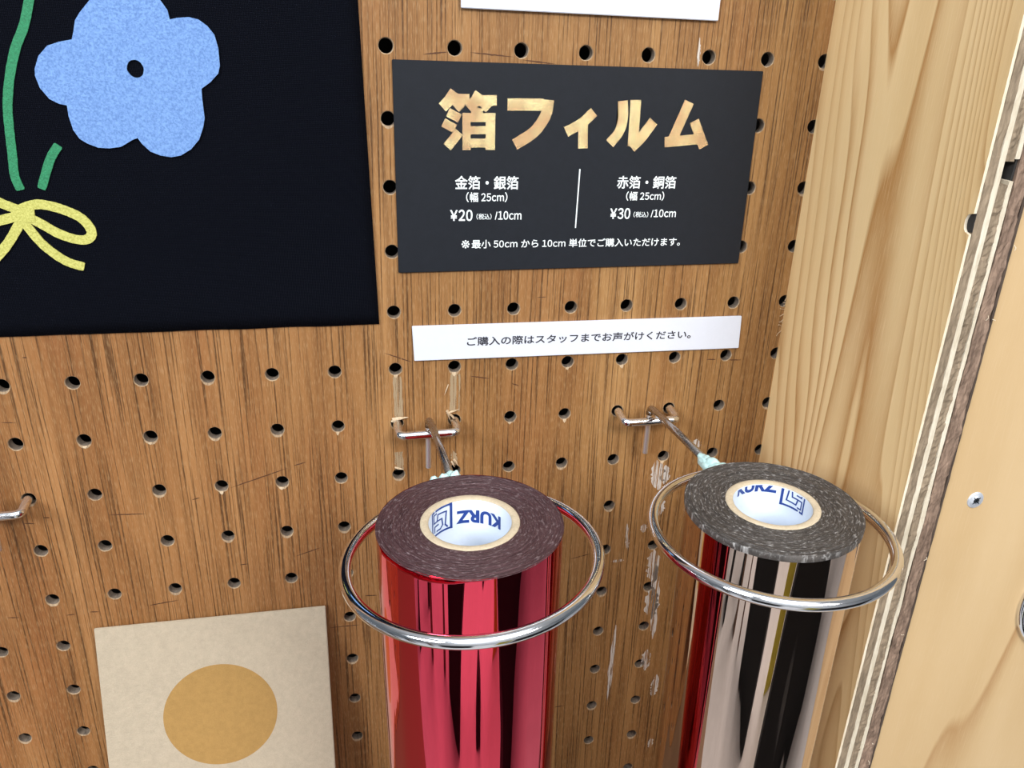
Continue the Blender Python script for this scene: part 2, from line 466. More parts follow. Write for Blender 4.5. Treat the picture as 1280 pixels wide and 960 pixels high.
# marks on the board: thin slivers of paint, worn tracks, scratches (mm)
def strip_mesh(name, a, b, wd, mat, parent, y=-.00006, jag=.35, n=14, seed=0):
    rnd = random.Random(seed); A = Vector(a); B = Vector(b); t = (B - A); nrm = Vector((-t.y, t.x)).normalized()
    V = []; F = []
    for i in range(n + 1):
        s = i / n; c = A + t * s; k = (1 - abs(2 * s - 1) ** 3) if jag > .2 else 1
        l = wd / 2 * max(.12, k) * (1 + rnd.uniform(-jag, jag)); r = wd / 2 * max(.12, k) * (1 + rnd.uniform(-jag, jag))
        p = c + nrm * l; q = c - nrm * r
        V += [(p.x * .001, y, p.y * .001), (q.x * .001, y, q.y * .001)]
        if i: F.append((2 * i - 2, 2 * i - 1, 2 * i + 1, 2 * i))
    return mobj(name, V, F, mat, parent)
SCR = [[13.3,-2.5,22.5,-1.4],[30.7,-1.3,47.2,-2.35],[50.7,-3.3,63.5,-4.3],[-121.5,-185.1,-106.7,-185.8],[-71.7,-176.2,-47.1,-168.4],[-44.5,-167.4,-39.4,-166.1],
[-153.6,-140.2,-147.8,-140.8],[-87.6,-180.6,-84.3,-179.9],[-146.2,-184.1,-143.7,-184.3],[-4.5,-117.5,7.2,-122.2],[31.8,-129.6,40.4,-131.2],[50.3,-134,53.5,-135.2],
[59.8,-95.3,64.1,-95.2],[140.6,-126.6,145.3,-126.8],[151.3,-127.3,158,-127.6],[-112.8,-232.8,-99.4,-231.3],[-169.2,-232.1,-164.3,-232.7],[-145.9,-233.8,-142,-233.6],
[-136.5,-233.2,-132.6,-233.5],[-47.1,-213.4,-36.1,-210],[-71.5,-215.5,-68.1,-215.3],[-34.7,-255.1,-20.5,-255.2],[-18.1,-238.7,-11.6,-239.1],[82.4,-228.7,92.6,-226.6],
[78.6,-322.8,84.2,-322.5],[-153.8,-186.1,-149.7,-186.7],[-154.2,-183.7,-153.8,-190.7],[-140.7,-113.8,-139,-113.9]]
for k, s in enumerate(SCR):
    strip_mesh('scratch', s[:2], s[2:], .5 if k not in (12, 6) else .35, M_scratch, wall_back, seed=k, n=16)
PNT = [[140.9,-167,140.9,-173,3],[121.9,-176.9,124.4,-193.2,4],[126.7,-180,127,-190.3,3],[126,-196,126.4,-208,3],[118.9,-212,119,-217,2],[125.9,-227.7,127.2,-248.2,4.5],
[127.4,-250.7,128.2,-271,5],[127.5,-234,130.8,-284,3],[128.4,-291,128.4,-305,3.5],[135.7,-309,134.6,-325,2.6],[137.2,-355,137,-362.6,2],[109.4,-272.2,108.6,-323.2,1.6],
[103.5,-232.4,110.3,-232.3,1],[120.2,6.9,120.8,-3.6,.8],[110.1,-211,111.6,-227,1.2]]
for k, s in enumerate(PNT):
    strip_mesh('paint_smear', s[:2], s[2:4], s[4] * 1.5, M_paint, wall_back, y=-.00008, seed=50 + k, n=18)
# the two tracks torn between the holes above the left ring hook
strip_mesh('worn_track', (.5, -128.4), (.9, -147.0), 3.6, M_worn, wall_back, jag=.12, seed=91)
strip_mesh('worn_track', (25.4, -128.4), (25.0, -146.0), 4.2, M_worn, wall_back, jag=.12, seed=92)
strip_mesh('worn_track', (.2, -164.0), (.5, -172.8), 3.6, M_worn, wall_back, jag=.15, seed=93)
strip_mesh('worn_track', (24.4, -165.0), (25.4, -172.6), 2.6, M_worn, wall_back, jag=.3, seed=94)
def splinter(a, b, w0, h, seed=0):
    """a raised sliver of pale wood from a to b (mm, in the board plane)."""
    A = Vector((a[0], 0, a[1])) * .001; B = Vector((b[0], 0, b[1])) * .001
    t = (B - A).normalized(); n = Vector((-t.z, 0, t.x)); out = Vector((0, -1, 0))
    w0 *= .001; h *= .001
    V = [A - n * w0 / 2, A + n * w0 / 2, A + out * h * .4, (A + B) / 2 - n * w0 * .5 + out * h * .5, (A + B) / 2 + n * w0 * .5 + out * h * .5,
         (A + B) / 2 + out * h * 1.2, B + out * h]
    F = [(0, 3, 5, 2), (2, 5, 4, 1), (3, 6, 5), (5, 6, 4), (0, 1, 4, 3), (3, 4, 6)]
    return mobj('splinter', V, F, M_rim, wall_back)
splinter((-2.0, -148.2), (5.0, -146.7), 1.6, 1.6)
splinter((-2.4, -149.2), (.5, -147.2), 1.0, 1.0)
splinter((21.8, -145.0), (23.2, -150.3), .9, 1.8)
splinter((22.2, -146.2), (26.0, -149.6), 1.0, 2.4)
splinter((21.6, -146.6), (27.2, -144.2), .8, 1.4)
splinter((21.4, -145.4), (24.6, -148.4), .9, 2.0)
splinter((-1.6, -171.6), (2.4, -172.2), 1.0, 1.4)
splinter((24.6, -169.2), (26.6, -172.2), 1.1, 1.6)
splinter((23.6, -170.2), (25.0, -173.0), .8, 1.2)
splinter((22.4, -133.0), (20.4, -138.0), .5, .6)
for (i, j) in ((-1, 6), (-5, 6), (-4, 6), (3, 5), (4, 5), (3, 6), (-2, 7), (-3, 7), (2, 6), (0, 5), (1, 5), (5, 7)):
    cx = i * 25 + random.uniform(-.4, .4); cz = -j * 25 - 2.7
    splinter((cx - .2, cz + .25), (cx + random.uniform(-.3, .5), cz - random.uniform(.9, 1.9)), random.uniform(1.2, 2.0), .18)

# ------------------------------------------------------------------ plywood side wall
X1 = .1755
YF = -.0965
Z0, Z1 = -.52, .22
wall_right = empty('wall_right', (X1, YF, 0), label='pale pine plywood side wall, its layered edge facing out', kind='structure')
def layer(name, xa, xb, yf, mat, jit=0.0, jx=0.0, seed=0, nx=3, nz=220, cutfn=None, mats=None, freq=180):
    """one ply: a slab whose front edge and sides are slightly uneven."""
    V = []; F = []; MI = []; nz = int(nz * 1.25)
    for r in range(nz + 1):
        z = Z0 + (Z1 - Z0) * r / nz
        row = []
        for c in range(nx + 1):
            x = xa + (xb - xa) * c / nx
            d = jit * noise.noise(Vector((x * 600, seed * 7.1, z * freq))) if jit else 0
            d += (jit * .8 * noise.noise(Vector((x * 1500, seed * 3.3, z * freq * 4)))) if jit else 0
            dx = jx * noise.noise(Vector((seed * 5.5 + c, 0, z * 60))) if (jx and c in (0, nx)) else 0
            y = yf + d
            if cutfn: y += cutfn(z, x)
            row.append((x + dx, y, z))
        V.append((row[0][0], -.00002, z)); V.extend(row); V.append((row[-1][0], -.00002, z))
    W = nx + 3
    for r in range(nz):
        for c in range(W - 1):
            a = r * W + c; F.append((a, a + 1, a + W + 1, a + W)); MI.append(1 if c == 0 and mats else 0)
    F.append(tuple(range(W))); F.append(tuple(reversed(range(nz * W, nz * W + W)))); MI += [0, 0]
    o = mobj(name, V, F, mats or mat, wall_right, midx=MI)
    o.location = (-X1, -YF, 0)
    return o
ZH = -.0476
def hole_cut(z, x):
    d = abs(z - ZH)
    return (.0012 + math.sqrt(max(0, .0030 ** 2 - d * d)) * .55) if d < .0030 else 0
def void_cut(z, x):
    d = abs(z + .0325)
    return .012 if d < .0030 else 0
layer('face_veneer', X1, X1 + .0010, YF, M_veneer, .00008, seed=1, nx=1, nz=1180, cutfn=hole_cut, mats=[M_veneer, M_pine])
layer('hole_shade_floor', X1 + .0010, X1 + .0012, YF, M_dark, .0001, seed=21, nx=1, cutfn=lambda z, x: 0 if abs(z - ZH) < .0032 else .01, nz=600)  # dark floor: the hole's inner shade put into its colour
layer('core_ply', X1 + .0012, X1 + .0044, YF + .0001, M_brownply, .0005, seed=2)
layer('cream_ply', X1 + .0044, X1 + .0064, YF, M_creamply, .0001, seed=3, nx=1)
layer('core_ply', X1 + .0064, X1 + .0098, YF + .0002, M_brownply, .0007, seed=4, cutfn=void_cut, nz=500)
layer('cream_ply', X1 + .0098, X1 + .0113, YF, M_creamply, .0001, seed=5, nx=1, jx=.0004, cutfn=lambda z, x: void_cut(z - .001, x), nz=800)
layer('glue_gap', X1 + .0113, X1 + .0121, YF + .0012, M_dark, .0002, seed=6, nx=1)
layer('rough_ply', X1 + .0121, X1 + .0169, YF + .0003, M_roughply, .0006, jx=.0003, seed=7, nx=6, nz=420, freq=120)
layer('gap_shade_strip', X1 + .0170, X1 + .0180, YF + .0004, M_gapshade, .0002, seed=8, nx=1)  # dark strip painting the shadow line before the outer panel, not a ply
# fuzz torn from the veneer where the panel meets the pegboard
for k in range(9):
    z = -.0985 - k * .0019 + random.uniform(-.0006, .0006)
    a = Vector((X1 - .0001, -.0006, z)); b = a + Vector((-random.uniform(.0008, .0024), -random.uniform(.0002, .001), random.uniform(-.0016, .0016)))
    c = b + Vector((random.uniform(-.0006, .0008), 0, random.uniform(-.0016, .001)))
    Vv, Ff = tube_geo([a, b, c], .00016, 5); mobj('splinter', [p - Vector((X1, YF, 0)) for p in Vv], Ff, M_rim, wall_right)
# loose fibres along the rough ply
for k in range(14):
    z = random.uniform(-.36, .0); a = Vector((X1 + random.uniform(.013, .0176), YF - .0003, z))
    b = a + Vector((random.uniform(-.0005, .0012), -random.uniform(.0002, .0007), random.uniform(-.002, .002)))
    Vv, Ff = tube_geo([a, (a + b) / 2 + Vector((.0003, -.0003, 0)), b], .00012, 4)
    mobj('splinter', [p - Vector((X1, YF, 0)) for p in Vv], Ff, M_veneer, wall_right)

# outer panel beyond the plywood edge, with its screw and chrome grommet
YP = -.0945
trim = empty('trim_1', (X1 + .0186, YP, 0), label='broad pale pine panel beyond the plywood edge, with one screw', kind='structure')
def tl(p): return tuple(Vector(p) - Vector((X1 + .0186, YP, 0)))
v, f = box_geo(X1 + .0186, .80, YP, YP + .018, Z0, Z1)
mobj('pine_board', [tl(p) for p in v], f, M_pine2, trim)
def disc_lathe(name, prof, c, mat, parent, seg=40, tlf=None, smooth=True, **k):
    """lathe about the y axis: prof = [(radius, y)] ; c = centre (x, z)."""
    V = []; F = []
    for r, y in prof:
        for q in range(seg):
            a = 2 * PI * q / seg; V.append((c[0] + r * math.cos(a), y, c[1] + r * math.sin(a)))
    for i in range(len(prof) - 1):
        for q in range(seg):
            a = i * seg + q; b = i * seg + (q + 1) % seg; F.append((a, a + seg, b + seg, b))
    F.append(tuple(range((len(prof) - 1) * seg, len(prof) * seg)))
    if tlf: V = [tlf(p) for p in V]
    return mobj(name, V, F, mat, parent, smooth, **k)
sx, sz = .2088, -.1509
scr = disc_lathe('screw', [(.0034, YP), (.0033, YP - .0003), (.0028, YP - .0006), (.0012, YP - .0007)], (sx, sz), M_screw, trim, tlf=tl, label='small zinc cross head screw')
for ang in (.75, .75 + PI / 2):
    c, s = math.cos(ang), math.sin(ang); L, W = .0019, .00032
    q = [(sx + c * a - s * b, YP - .00078, sz + s * a + c * b) for a, b in ((-L, -W * .5), (-L * .4, -W), (L * .4, -W), (L, -W * .5), (L, W * .5), (L * .4, W), (-L * .4, W), (-L, W * .5))]
    mobj('cross_slot', [tl(p) for p in q], [tuple(range(8))], M_slot, scr)
gx, gz = .2710, -.2023
gr = disc_lathe('grommet', [(.0266, YP), (.0266, YP - .0012), (.0258, YP - .0022), (.0248, YP - .0022), (.0242, YP - .0010), (.0236, YP - .0009), (.0230, YP - .0018), (.0222, YP - .0018), (.0214, YP - .0004), (.0180, YP - .0002)],
                (gx, gz), M_chrome, trim, 72, tl, label='round stepped chrome grommet')

# ------------------------------------------------------------------ cards
# black price card
card = empty('price_card', (0, 0, 0), label='black rectangular price card with gold foil title and white text', cat='sign')
def quad_plate(name, corners, y0, y1, mat, parent, b=.0002, **k):
    """corners (mm) clockwise from the upper left."""
    bm = bmesh.new()
    fr = [bm.verts.new((x * .001, y1, z * .001)) for x, z in corners]; bk = [bm.verts.new((x * .001, y0, z * .001)) for x, z in corners]
    bm.faces.new(fr); bm.faces.new(bk[::-1])
    for i in range(4): bm.faces.new((fr[i], bk[i], bk[(i + 1) % 4], fr[(i + 1) % 4]))
    bmesh.ops.recalc_face_normals(bm, faces=bm.faces)
    if b: bmesh.ops.bevel(bm, geom=bm.edges[:], offset=b, segments=2, affect='EDGES')
    return bmobj(name, bm, mat, parent, **k)
quad_plate('card_sheet', [(2.0, -4.5), (148.4, -4.4), (149.2, -82.0), (2.3, -83.4)], -.0001, -.0011, M_black, card)
YT = -.00125
bw = 4.1
S = []
def st(pts, w_=bw, n=0): S.append(stroke_loop(smooth_path(pts, n) if n else pts, w_))
title = []
def glyph(strokes, name):
    global S
    S = []
    for s in strokes: st(*s)
    prism(S, -.0011, YT, name, M_gold, card)
glyph([([(24.9, -14.9), (22.6, -18.2), (20.2, -20.6)], 3.9), ([(23.4, -17.6), (30.4, -17.45)], 3.7), ([(24.7, -18.0), (27.6, -20.9)], 3.3),
       ([(34.3, -15.3), (32.2, -18.6), (30.0, -20.7)], 3.9), ([(33.4, -17.9), (40.8, -17.65)], 3.8), ([(35.2, -18.2), (37.8, -20.8)], 3.3),
       ([(22.3, -22.2), (26.8, -24.4)], 3.3), ([(20.5, -25.9), (25.0, -28.1)], 3.3), ([(22.0, -34.8), (26.6, -29.2)], 3.6),
       ([(33.6, -20.4), (33.1, -23.4)], 4.4),
       ([(29.3, -22.35), (29.4, -35.75)], 3.1), ([(38.55, -22.2), (38.6, -35.65)], 3.7),
       ([(28.2, -24.0), (40.2, -23.85)], 3.2), ([(29, -28.55), (39.5, -28.4)], 2.9), ([(29, -33.2), (39.5, -33.1)], 3.3)], 'gold_lettering')
glyph([([(45.0, -19.0), (59.0, -18.8)], 4.4), ([(60.9, -17.0), (60.6, -20.5), (59.2, -24.2), (55.4, -29.0), (48.2, -33.6)], 4.3, 5)], 'gold_lettering')
glyph([([(79.3, -21.0), (74.7, -25.2), (68.5, -28.6)], 3.9, 5), ([(75.2, -25.0), (75.7, -34.7)], 3.9)], 'gold_lettering')
glyph([([(90.7, -16.7), (91.3, -23.0), (90.1, -28.3), (86.6, -32.7)], 4.0, 5), ([(96.0, -16.3), (96.3, -33.6)], 4.3), ([(95.7, -34.2), (99.5, -30.4), (104.1, -24.0)], 4.2)], 'gold_lettering')
glyph([([(118.3, -16.5), (112.6, -31.6)], 4.1), ([(109.6, -31.9), (126.4, -30.3)], 4.0), ([(121.3, -23.6), (126.6, -33.6)], 4.0)], 'gold_lettering')
place_text('金箔・銀箔', 25.06, 50.08, -50.55, -45.51, -48.0, YT, M_whiteink, card, .019)
place_text('（幅 25cm）', 29.42, 45.83, -55.44, -51.68, -53.57, YT, M_whiteink, card, .019)
place_text('¥20', 23.17, 31.87, -62.76, -58.5, -60.67, YT, M_whiteink, card, .028)
place_text('（税込）', 33.6, 39.6, -62.3, -60.0, -61.2, YT, M_whiteink, card, .012)
place_text('/10cm', 41.05, 51.74, -62.36, -59.07, -60.76, YT, M_whiteink, card, .024)
place_text('※', 27.6, 30.9, -73.8, -70.5, -72.15, YT, M_whiteink, card, .006)
place_text('最小 50cm から 10cm 単位でご購入いただけます。', 31.8, 120.88, -73.84, -70.42, -72.13, YT, M_whiteink, card, .016)
place_text('赤箔・銅箔', 91.0, 116.15, -50.14, -45.21, -47.65, YT, M_whiteink, card, .019)
place_text('（幅 25cm）', 95.29, 111.64, -54.94, -51.34, -53.14, YT, M_whiteink, card, .019)
place_text('¥30', 89.02, 97.55, -62.35, -58.09, -60.25, YT, M_whiteink, card, .028)
place_text('（税込）', 99.1, 105.5, -61.75, -59.5, -60.7, YT, M_whiteink, card, .012)
place_text('/10cm', 106.7, 117.61, -61.73, -58.64, -60.23, YT, M_whiteink, card, .024)
prism([[(74.75, -42.6), (75.25, -42.6), (74.83, -66.0), (74.35, -66.0)]], -.0011, YT, 'divider_line', M_whiteink, card)

strip = empty('notice_strip', (0, 0, 0), label='narrow white notice strip with one line of black Japanese text', cat='sign')
quad_plate('card_sheet', [(7.2, -106.0), (154.4, -106.1), (155.1, -121.3), (7.9, -121.2)], -.0001, -.0013, M_white, strip)
place_text('ご購入の際はスタッフまでお声がけください。', 30.21, 130.81, -115.3, -111.5, -113.7, -.00136, M_ink, strip, .022)
quad_plate('white_card', [(27.0, 95), (126.0, 95), (126.4, 12.9), (27.1, 13.3)], -.0001, -.0016, M_white, None,
           label='blank lower end of a white card above the black price card', cat='card')

# kraft card with an ochre disc, lower end standing off the board
kr = empty('kraft_card', (-.0856, -.0012, -.241), label='square beige speckled card printed with an ochre disc', cat='card')
kr.rotation_euler = (-math.atan(.23), 0, 0)
me = quad_plate('card_sheet', [(-49.8, 0), (49.9, 0), (50.3, -103), (-49.9, -103)], 0, -.0011, M_kraft, kr, .0003)
loop = [(25.1 * math.cos(2 * PI * k / 96) + .2, 25.1 * math.sin(2 * PI * k / 96) - 48.2) for k in range(96)]
prism([loop], -.0010, -.00114, 'ochre_disc', M_ochre, kr)

# black printed cloth
cl = empty('printed_cloth', (0, 0, 0), label='black canvas cloth printed with a blue flower and yellow ribbon', cat='cloth')
def cloth_geo():
    V = []; F = []; NX, NZ = 60, 50
    x_l, zt, zb = -.27, .15, -.1047
    for j in range(NZ + 1):
        s = j / NZ; z = zt + (zb - zt) * s
        xr = -.0060 - .0000270 * (z - zb) * 1000
        for i in range(NX + 1):
            u = i / NX; x = x_l + (xr - x_l) * u
            y = -.0020 + .00035 * noise.noise(Vector((x * 25, 0, z * 25)))
            if i == NX or j == NZ: y = -.0007
            zz = z - .0008 * (1 - u) - .0003 * noise.noise(Vector((x * 60, 3, 0))) * (s > .99)
            V.append((x, y, zz))
    W = NX + 1
    for j in range(NZ):
        for i in range(NX): a = j * W + i; F.append((a, a + W, a + W + 1, a + 1))
    n = len(V)
    ed = [j * W + NX for j in range(NZ + 1)] + [NZ * W + i for i in range(NX - 1, -1, -1)]
    for a in ed: V.append((V[a][0], -.00002, V[a][2]))
    for k in range(len(ed) - 1): F.append((ed[k], ed[k + 1], n + k + 1, n + k))
    return V, F
V, F = cloth_geo(); mobj('canvas_panel', V, F, M_canvas, cl, True)
YC0, YC1 = -.0017, -.00245
FL = [(-96.16,10.33),(-99.67,6.64),(-101.53,4.19),(-102.64,0.55),(-103.5,-1.66),(-107.53,-2.52),(-111.4,-3.86),(-114.65,-7.13),(-116.48,-11.11),(-116.77,-13.34),(-115.99,-17.07),(-113.67,-20.55),(-110.96,-22.01),(-108.55,-22.48),(-108.63,-25.83),(-107.92,-30.5),(-106.37,-33.38),(-104.08,-34.94),(-100.95,-36.24),(-97.37,-36.47),(-93.38,-35.89),(-89.11,-33.42),(-87.46,-32.86),(-86.42,-34.73),(-83.9,-37.41),(-80.63,-38.74),(-77.23,-39.26),(-73.94,-38.68),(-70.17,-36.45),(-67.09,-33.13),(-65.27,-29.05),(-64.37,-25.81),(-64.46,-19.72),(-64.3,-16.06),(-61.16,-13.9),(-58.2,-10.98),(-57.39,-8.39),(-57.31,-2.8),(-58.15,1.43),(-60.17,4.08),(-62.77,5.94),(-65.75,6.56),(-69.6,6.16),(-71.95,5.58),(-72.33,8.47),(-73.99,11.04),(-75.01,12.67),(-78.41,14.88),(-84.44,15.54),(-90.77,13.85)]
hole = [(-84.98 + 2.7 * math.cos(2 * PI * k / 28) * (1 + .03 * math.sin(5 * k)), -10.21 - 2.85 * math.sin(2 * PI * k / 28)) for k in range(28)]
me = poly2d('flower', [[(x * .001, z * .001) for x, z in FL]], [[(x * .001, z * .001) for x, z in hole]], .0006)
me.materials.clear(); me.materials.append(M_blue)
fo = bpy.data.objects.new('flower_print', me); fo.location = (0, -.0024, 0); link(fo, cl, label='blue flower print')
def rough_loop(pts, w_, n=8, seed=0):
    r = random.Random(seed); P2 = smooth_path(pts, n); return stroke_loop(P2, w_, [w_ * (1 + r.uniform(-.05, .05)) for _ in P2])
def print_band(pts, w_, mat, name, seed=0, n=8, y1=YC1, lab=None):
    P2 = smooth_path(pts, n); r = random.Random(seed); bm = bmesh.new(); prev = None
    lp = stroke_loop(P2, w_, [w_ * (1 + r.uniform(-.04, .04)) * (.8 if k in (0, len(P2) - 1) else 1) for k in range(len(P2))]); N = len(P2)
    L = lp[:N]; Rr = lp[N:][::-1]
    V = []; F = []
    for a, b in zip(L, Rr): V += [(a.x * .001, YC0, a.y * .001), (a.x * .001, y1, a.y * .001), (b.x * .001, y1, b.y * .001), (b.x * .001, YC0, b.y * .001)]
    for k in range(N - 1):
        q = 4 * k
        F += [(q, q + 4, q + 5, q + 1), (q + 1, q + 5, q + 6, q + 2), (q + 2, q + 6, q + 7, q + 3)]
    F += [(0, 1, 2, 3), (4 * N - 1, 4 * N - 2, 4 * N - 3, 4 * N - 4)]
    return V, F
def band_obj(bands, mat, name, lab=None):
    V = []; F = []
    for k, (pts, w_) in enumerate(bands):
        v, f = print_band(pts, w_, mat, name, seed=k, y1=YC1 - .00003 * k); o = len(V); V += v; F += [tuple(i + o for i in q) for q in f]
    return mobj(name, V, F, mat, cl, label=lab)
band_obj([([(-113.8, 11.4), (-117.2, 2.4), (-121.2, -4.9), (-124.6, -13.6), (-127.0, -22.4), (-128.0, -30.0), (-128.8, -39.2), (-129.4, -46.0), (-128.4, -50.9)], 2.9)], M_green, 'stem_print', 'long green stem print')
band_obj([([(-113.6, -35.6), (-117.2, -40.6), (-121.7, -50.5)], 2.9)], M_green, 'stem_print', 'short green stem print')
band_obj([([(-130.5, -58.2), (-128.2, -56.9), (-124.6, -55.9), (-121.4, -56.1), (-116.4, -57.6), (-111.0, -60.4), (-108.3, -64.0), (-108.1, -66.9), (-110.4, -68.6), (-114.3, -68.2), (-119.2, -66.1), (-123.8, -62.9), (-129.0, -59.6)], 3.3),
          ([(-130.5, -60.0), (-125.8, -68.8), (-121.3, -73.9), (-117.2, -76.9), (-112.4, -78.6)], 3.2),
          ([(-129.6, -60.5), (-134.4, -67.4), (-137.9, -71.6), (-143.5, -77.3)], 3.2),
          ([(-127.5, -58.9), (-134.2, -56.1), (-139.9, -53.4), (-146.1, -53.4)], 3.3),
          ([(-128.5, -59.3), (-136.5, -61.3), (-143.1, -63.0), (-147.4, -59.5)], 3.3),
          ([(-133.0, -58.9), (-129.0, -59.3), (-125.5, -59.6)], 5.4)], M_yellow, 'ribbon_print', 'yellow ribbon bow print')

# ------------------------------------------------------------------ ring hooks
def ring_geo(c, nrm, R_, r, seg=120, ms=20):
    n = Vector(nrm).normalized(); u = n.cross(Vector((0, 1, 0))).normalized(); v = n.cross(u)
    V = []; F = []
    for i in range(seg):
        a = 2 * PI * i / seg; d = u * math.cos(a) + v * math.sin(a)
        for k in range(ms):
            b = 2 * PI * k / ms; V.append(Vector(c) + d * (R_ + r * math.cos(b)) + n * r * math.sin(b))
    for i in range(seg):
        for k in range(ms):
            a = i * ms + k; b = i * ms + (k + 1) % ms; c2 = ((i + 1) % seg) * ms
            F.append((a, c2 + k, c2 + (k + 1) % ms, b))
    return V, F
def blob(c, r, seed=0):
    """lump of hardened glue: an uneven ellipsoid, c centre, r the three half sizes."""
    bm = bmesh.new(); bmesh.ops.create_icosphere(bm, subdivisions=4, radius=1)
    V = []
    for v in bm.verts:
        k = 1 + .22 * noise.noise(v.co * 1.6 + Vector((seed, 0, 0))) + .10 * noise.noise(v.co * 4 + Vector((0, seed, 0)))
        V.append(Vector((c[0] + v.co.x * r[0] * k, c[1] + v.co.y * r[1] * k, c[2] + v.co.z * r[2] * k)))
    F = [tuple(v.index for v in f.verts) for f in bm.faces]; bm.free(); return V, F
def make_hook(x0, z0, c, nrm, back, blobs, label, group, bend=0.0):
    """x0, z0: the left of its two holes."""
    root = empty('ring_hook', (x0, 0, z0), label=label, cat='hook', group=group)
    O = Vector((x0, 0, z0)); L = lambda V: [Vector(p) - O for p in V]
    bx = .0003
    path = fillet([(x0, .0022, z0 + .0004), (x0, -.0040, z0 - .0001), (x0 + bx, -.0100, z0 - .0016), (x0 + .025 + bx, -.0100, z0 - .0012 + bend), (x0 + .025, -.0040, z0 - .0001), (x0 + .025, .0022, z0 + .0004)], .0042, 8)
    V, F = tube_geo(path, .00185, 20); mobj('crossbar', L(V), F, M_chrome, root, True)
    xa = x0 + .0125
    Bk = Vector(back)
    V, F = tube_geo([(xa + .0002, -.0066, z0 - .0190), (xa + .0003, -.0066, z0 - .0080), (xa + .0004, -.0066, z0 + .0006)], .00125, 18)
    mobj('tail', L(V), F, M_tail, root, False)
    path = fillet([(xa + .0004, -.0066, z0 + .0006), (xa + .0006, -.0070, z0 + .0038), (xa + .0014, -.0130, z0 + .0038), Bk + Vector((0, .0006, 0))], .0030, 8)
    V, F = tube_geo(path, .00160, 18); mobj('arm', L(V), F, M_steel, root, True)
    V, F = ring_geo(c, nrm, .038, .0019); mobj('ring', L(V), F, M_chrome, root, True)
    if blobs:
        Vs, Fs = [], []
        for k, (p, r) in enumerate(blobs):
            v, f = blob(p, r, seed=k * 3.7); o = len(Vs); Vs += v; Fs += [tuple(i + o for i in q) for q in f]
        mobj('glue_blob', L(Vs), Fs, M_glue, root, True, label='pale aqua glue lump where the arm meets the ring')
    return root
cR = (.0164, -.1120, -.1434); nR = (-.0571, 0, 1); bR = (.0164, -.0740, -.1434)
make_hook(0, -.150, cR, nR, bR,
          [((.0160, -.0735, -.1420), (.0030, .0045, .0026)), ((.0086, -.0745, -.1400), (.0022, .0022, .0034)), ((.0120, -.0745, -.1396), (.0024, .0024, .0040)),
           ((.0160, -.0735, -.1392), (.0022, .0026, .0040)), ((.0152, -.0680, -.1412), (.0020, .0040, .0024)), ((.0068, -.0750, -.1412), (.0026, .0018, .0016)), ((.0190, -.0745, -.1412), (.0022, .0020, .0018))],
          'ring hook around the red foil roll, mounted below the notice strip', 'ring hooks on the pegboard')
cC = (.1149, -.1114, -.1442); nC = (-.0073, -.0108, 1); bC = (.1149, -.0734, -.1438)
make_hook(.100, -.150, cC, nC, bC,
          [((.1137, -.0640, -.1440), (.0023, .0056, .0026)), ((.1144, -.0690, -.1440), (.0036, .0052, .0034)), ((.1150, -.0730, -.1442), (.0050, .0044, .0040)),
           ((.1132, -.0705, -.1464), (.0022, .0044, .0030))],
          'ring hook around the bronze foil roll, beside the pine side wall', 'ring hooks on the pegboard')
dx = -.175
make_hook(-.175, -.175, (-.161, -.112, -.169), (-.02, 0, 1), (-.161, -.074, -.169), [((-.1615, -.071, -.1692), (.003, .0055, .0028))],
          'ring hook cut off by the left picture edge, level with the roll tops', 'ring hooks on the pegboard')

# ------------------------------------------------------------------ foil rolls
def lathe(prof, seg=128, closed=False):
    V = []; F = []
    for r, z in prof:
        for q in range(seg): a = 2 * PI * q / seg; V.append((r * math.cos(a), r * math.sin(a), z))
    n = len(prof)
    for i in range(n if closed else n - 1):
        j = (i + 1) % n
        for q in range(seg): q2 = (q + 1) % seg; F.append((i * seg + q, i * seg + q2, j * seg + q2, j * seg + q))
    return V, F
def wrap_mesh(me, fn, cut=None):
    """subdivide a flat mesh (x, y) and bend it with fn."""
    bm = bmesh.new(); bm.from_mesh(me)
    bmesh.ops.triangulate(bm, faces=bm.faces)
    for _ in range(3):
        ed = [e for e in bm.edges if e.calc_length() > .12]
        if not ed: break
        bmesh.ops.subdivide_edges(bm, edges=ed, cuts=1); bmesh.ops.triangulate(bm, faces=bm.faces)
    if cut is not None:
        bmesh.ops.bisect_plane(bm, geom=bm.verts[:] + bm.edges[:] + bm.faces[:], plane_co=(0, cut, 0), plane_no=(0, 1, 0), clear_outer=True)
    for v in bm.verts: v.co = fn(v.co.x, v.co.y)
    bm.to_mesh(me); bm.free()
LOGO = [[(0, 1), (0, 0), (.72, 0)], [(.87, 0), (1, 0), (1, 1), (.0, 1)], [(.17, .90), (.26, .78), (.20, .24), (.62, .20), (.68, .46), (.42, .46), (.38, .74), (.50, .86), (.70, .86)],
        [(.70, .46), (.88, .46), (.88, .12), (.72, .12)], [(.62, .62), (.84, .62), (.84, .84)]]
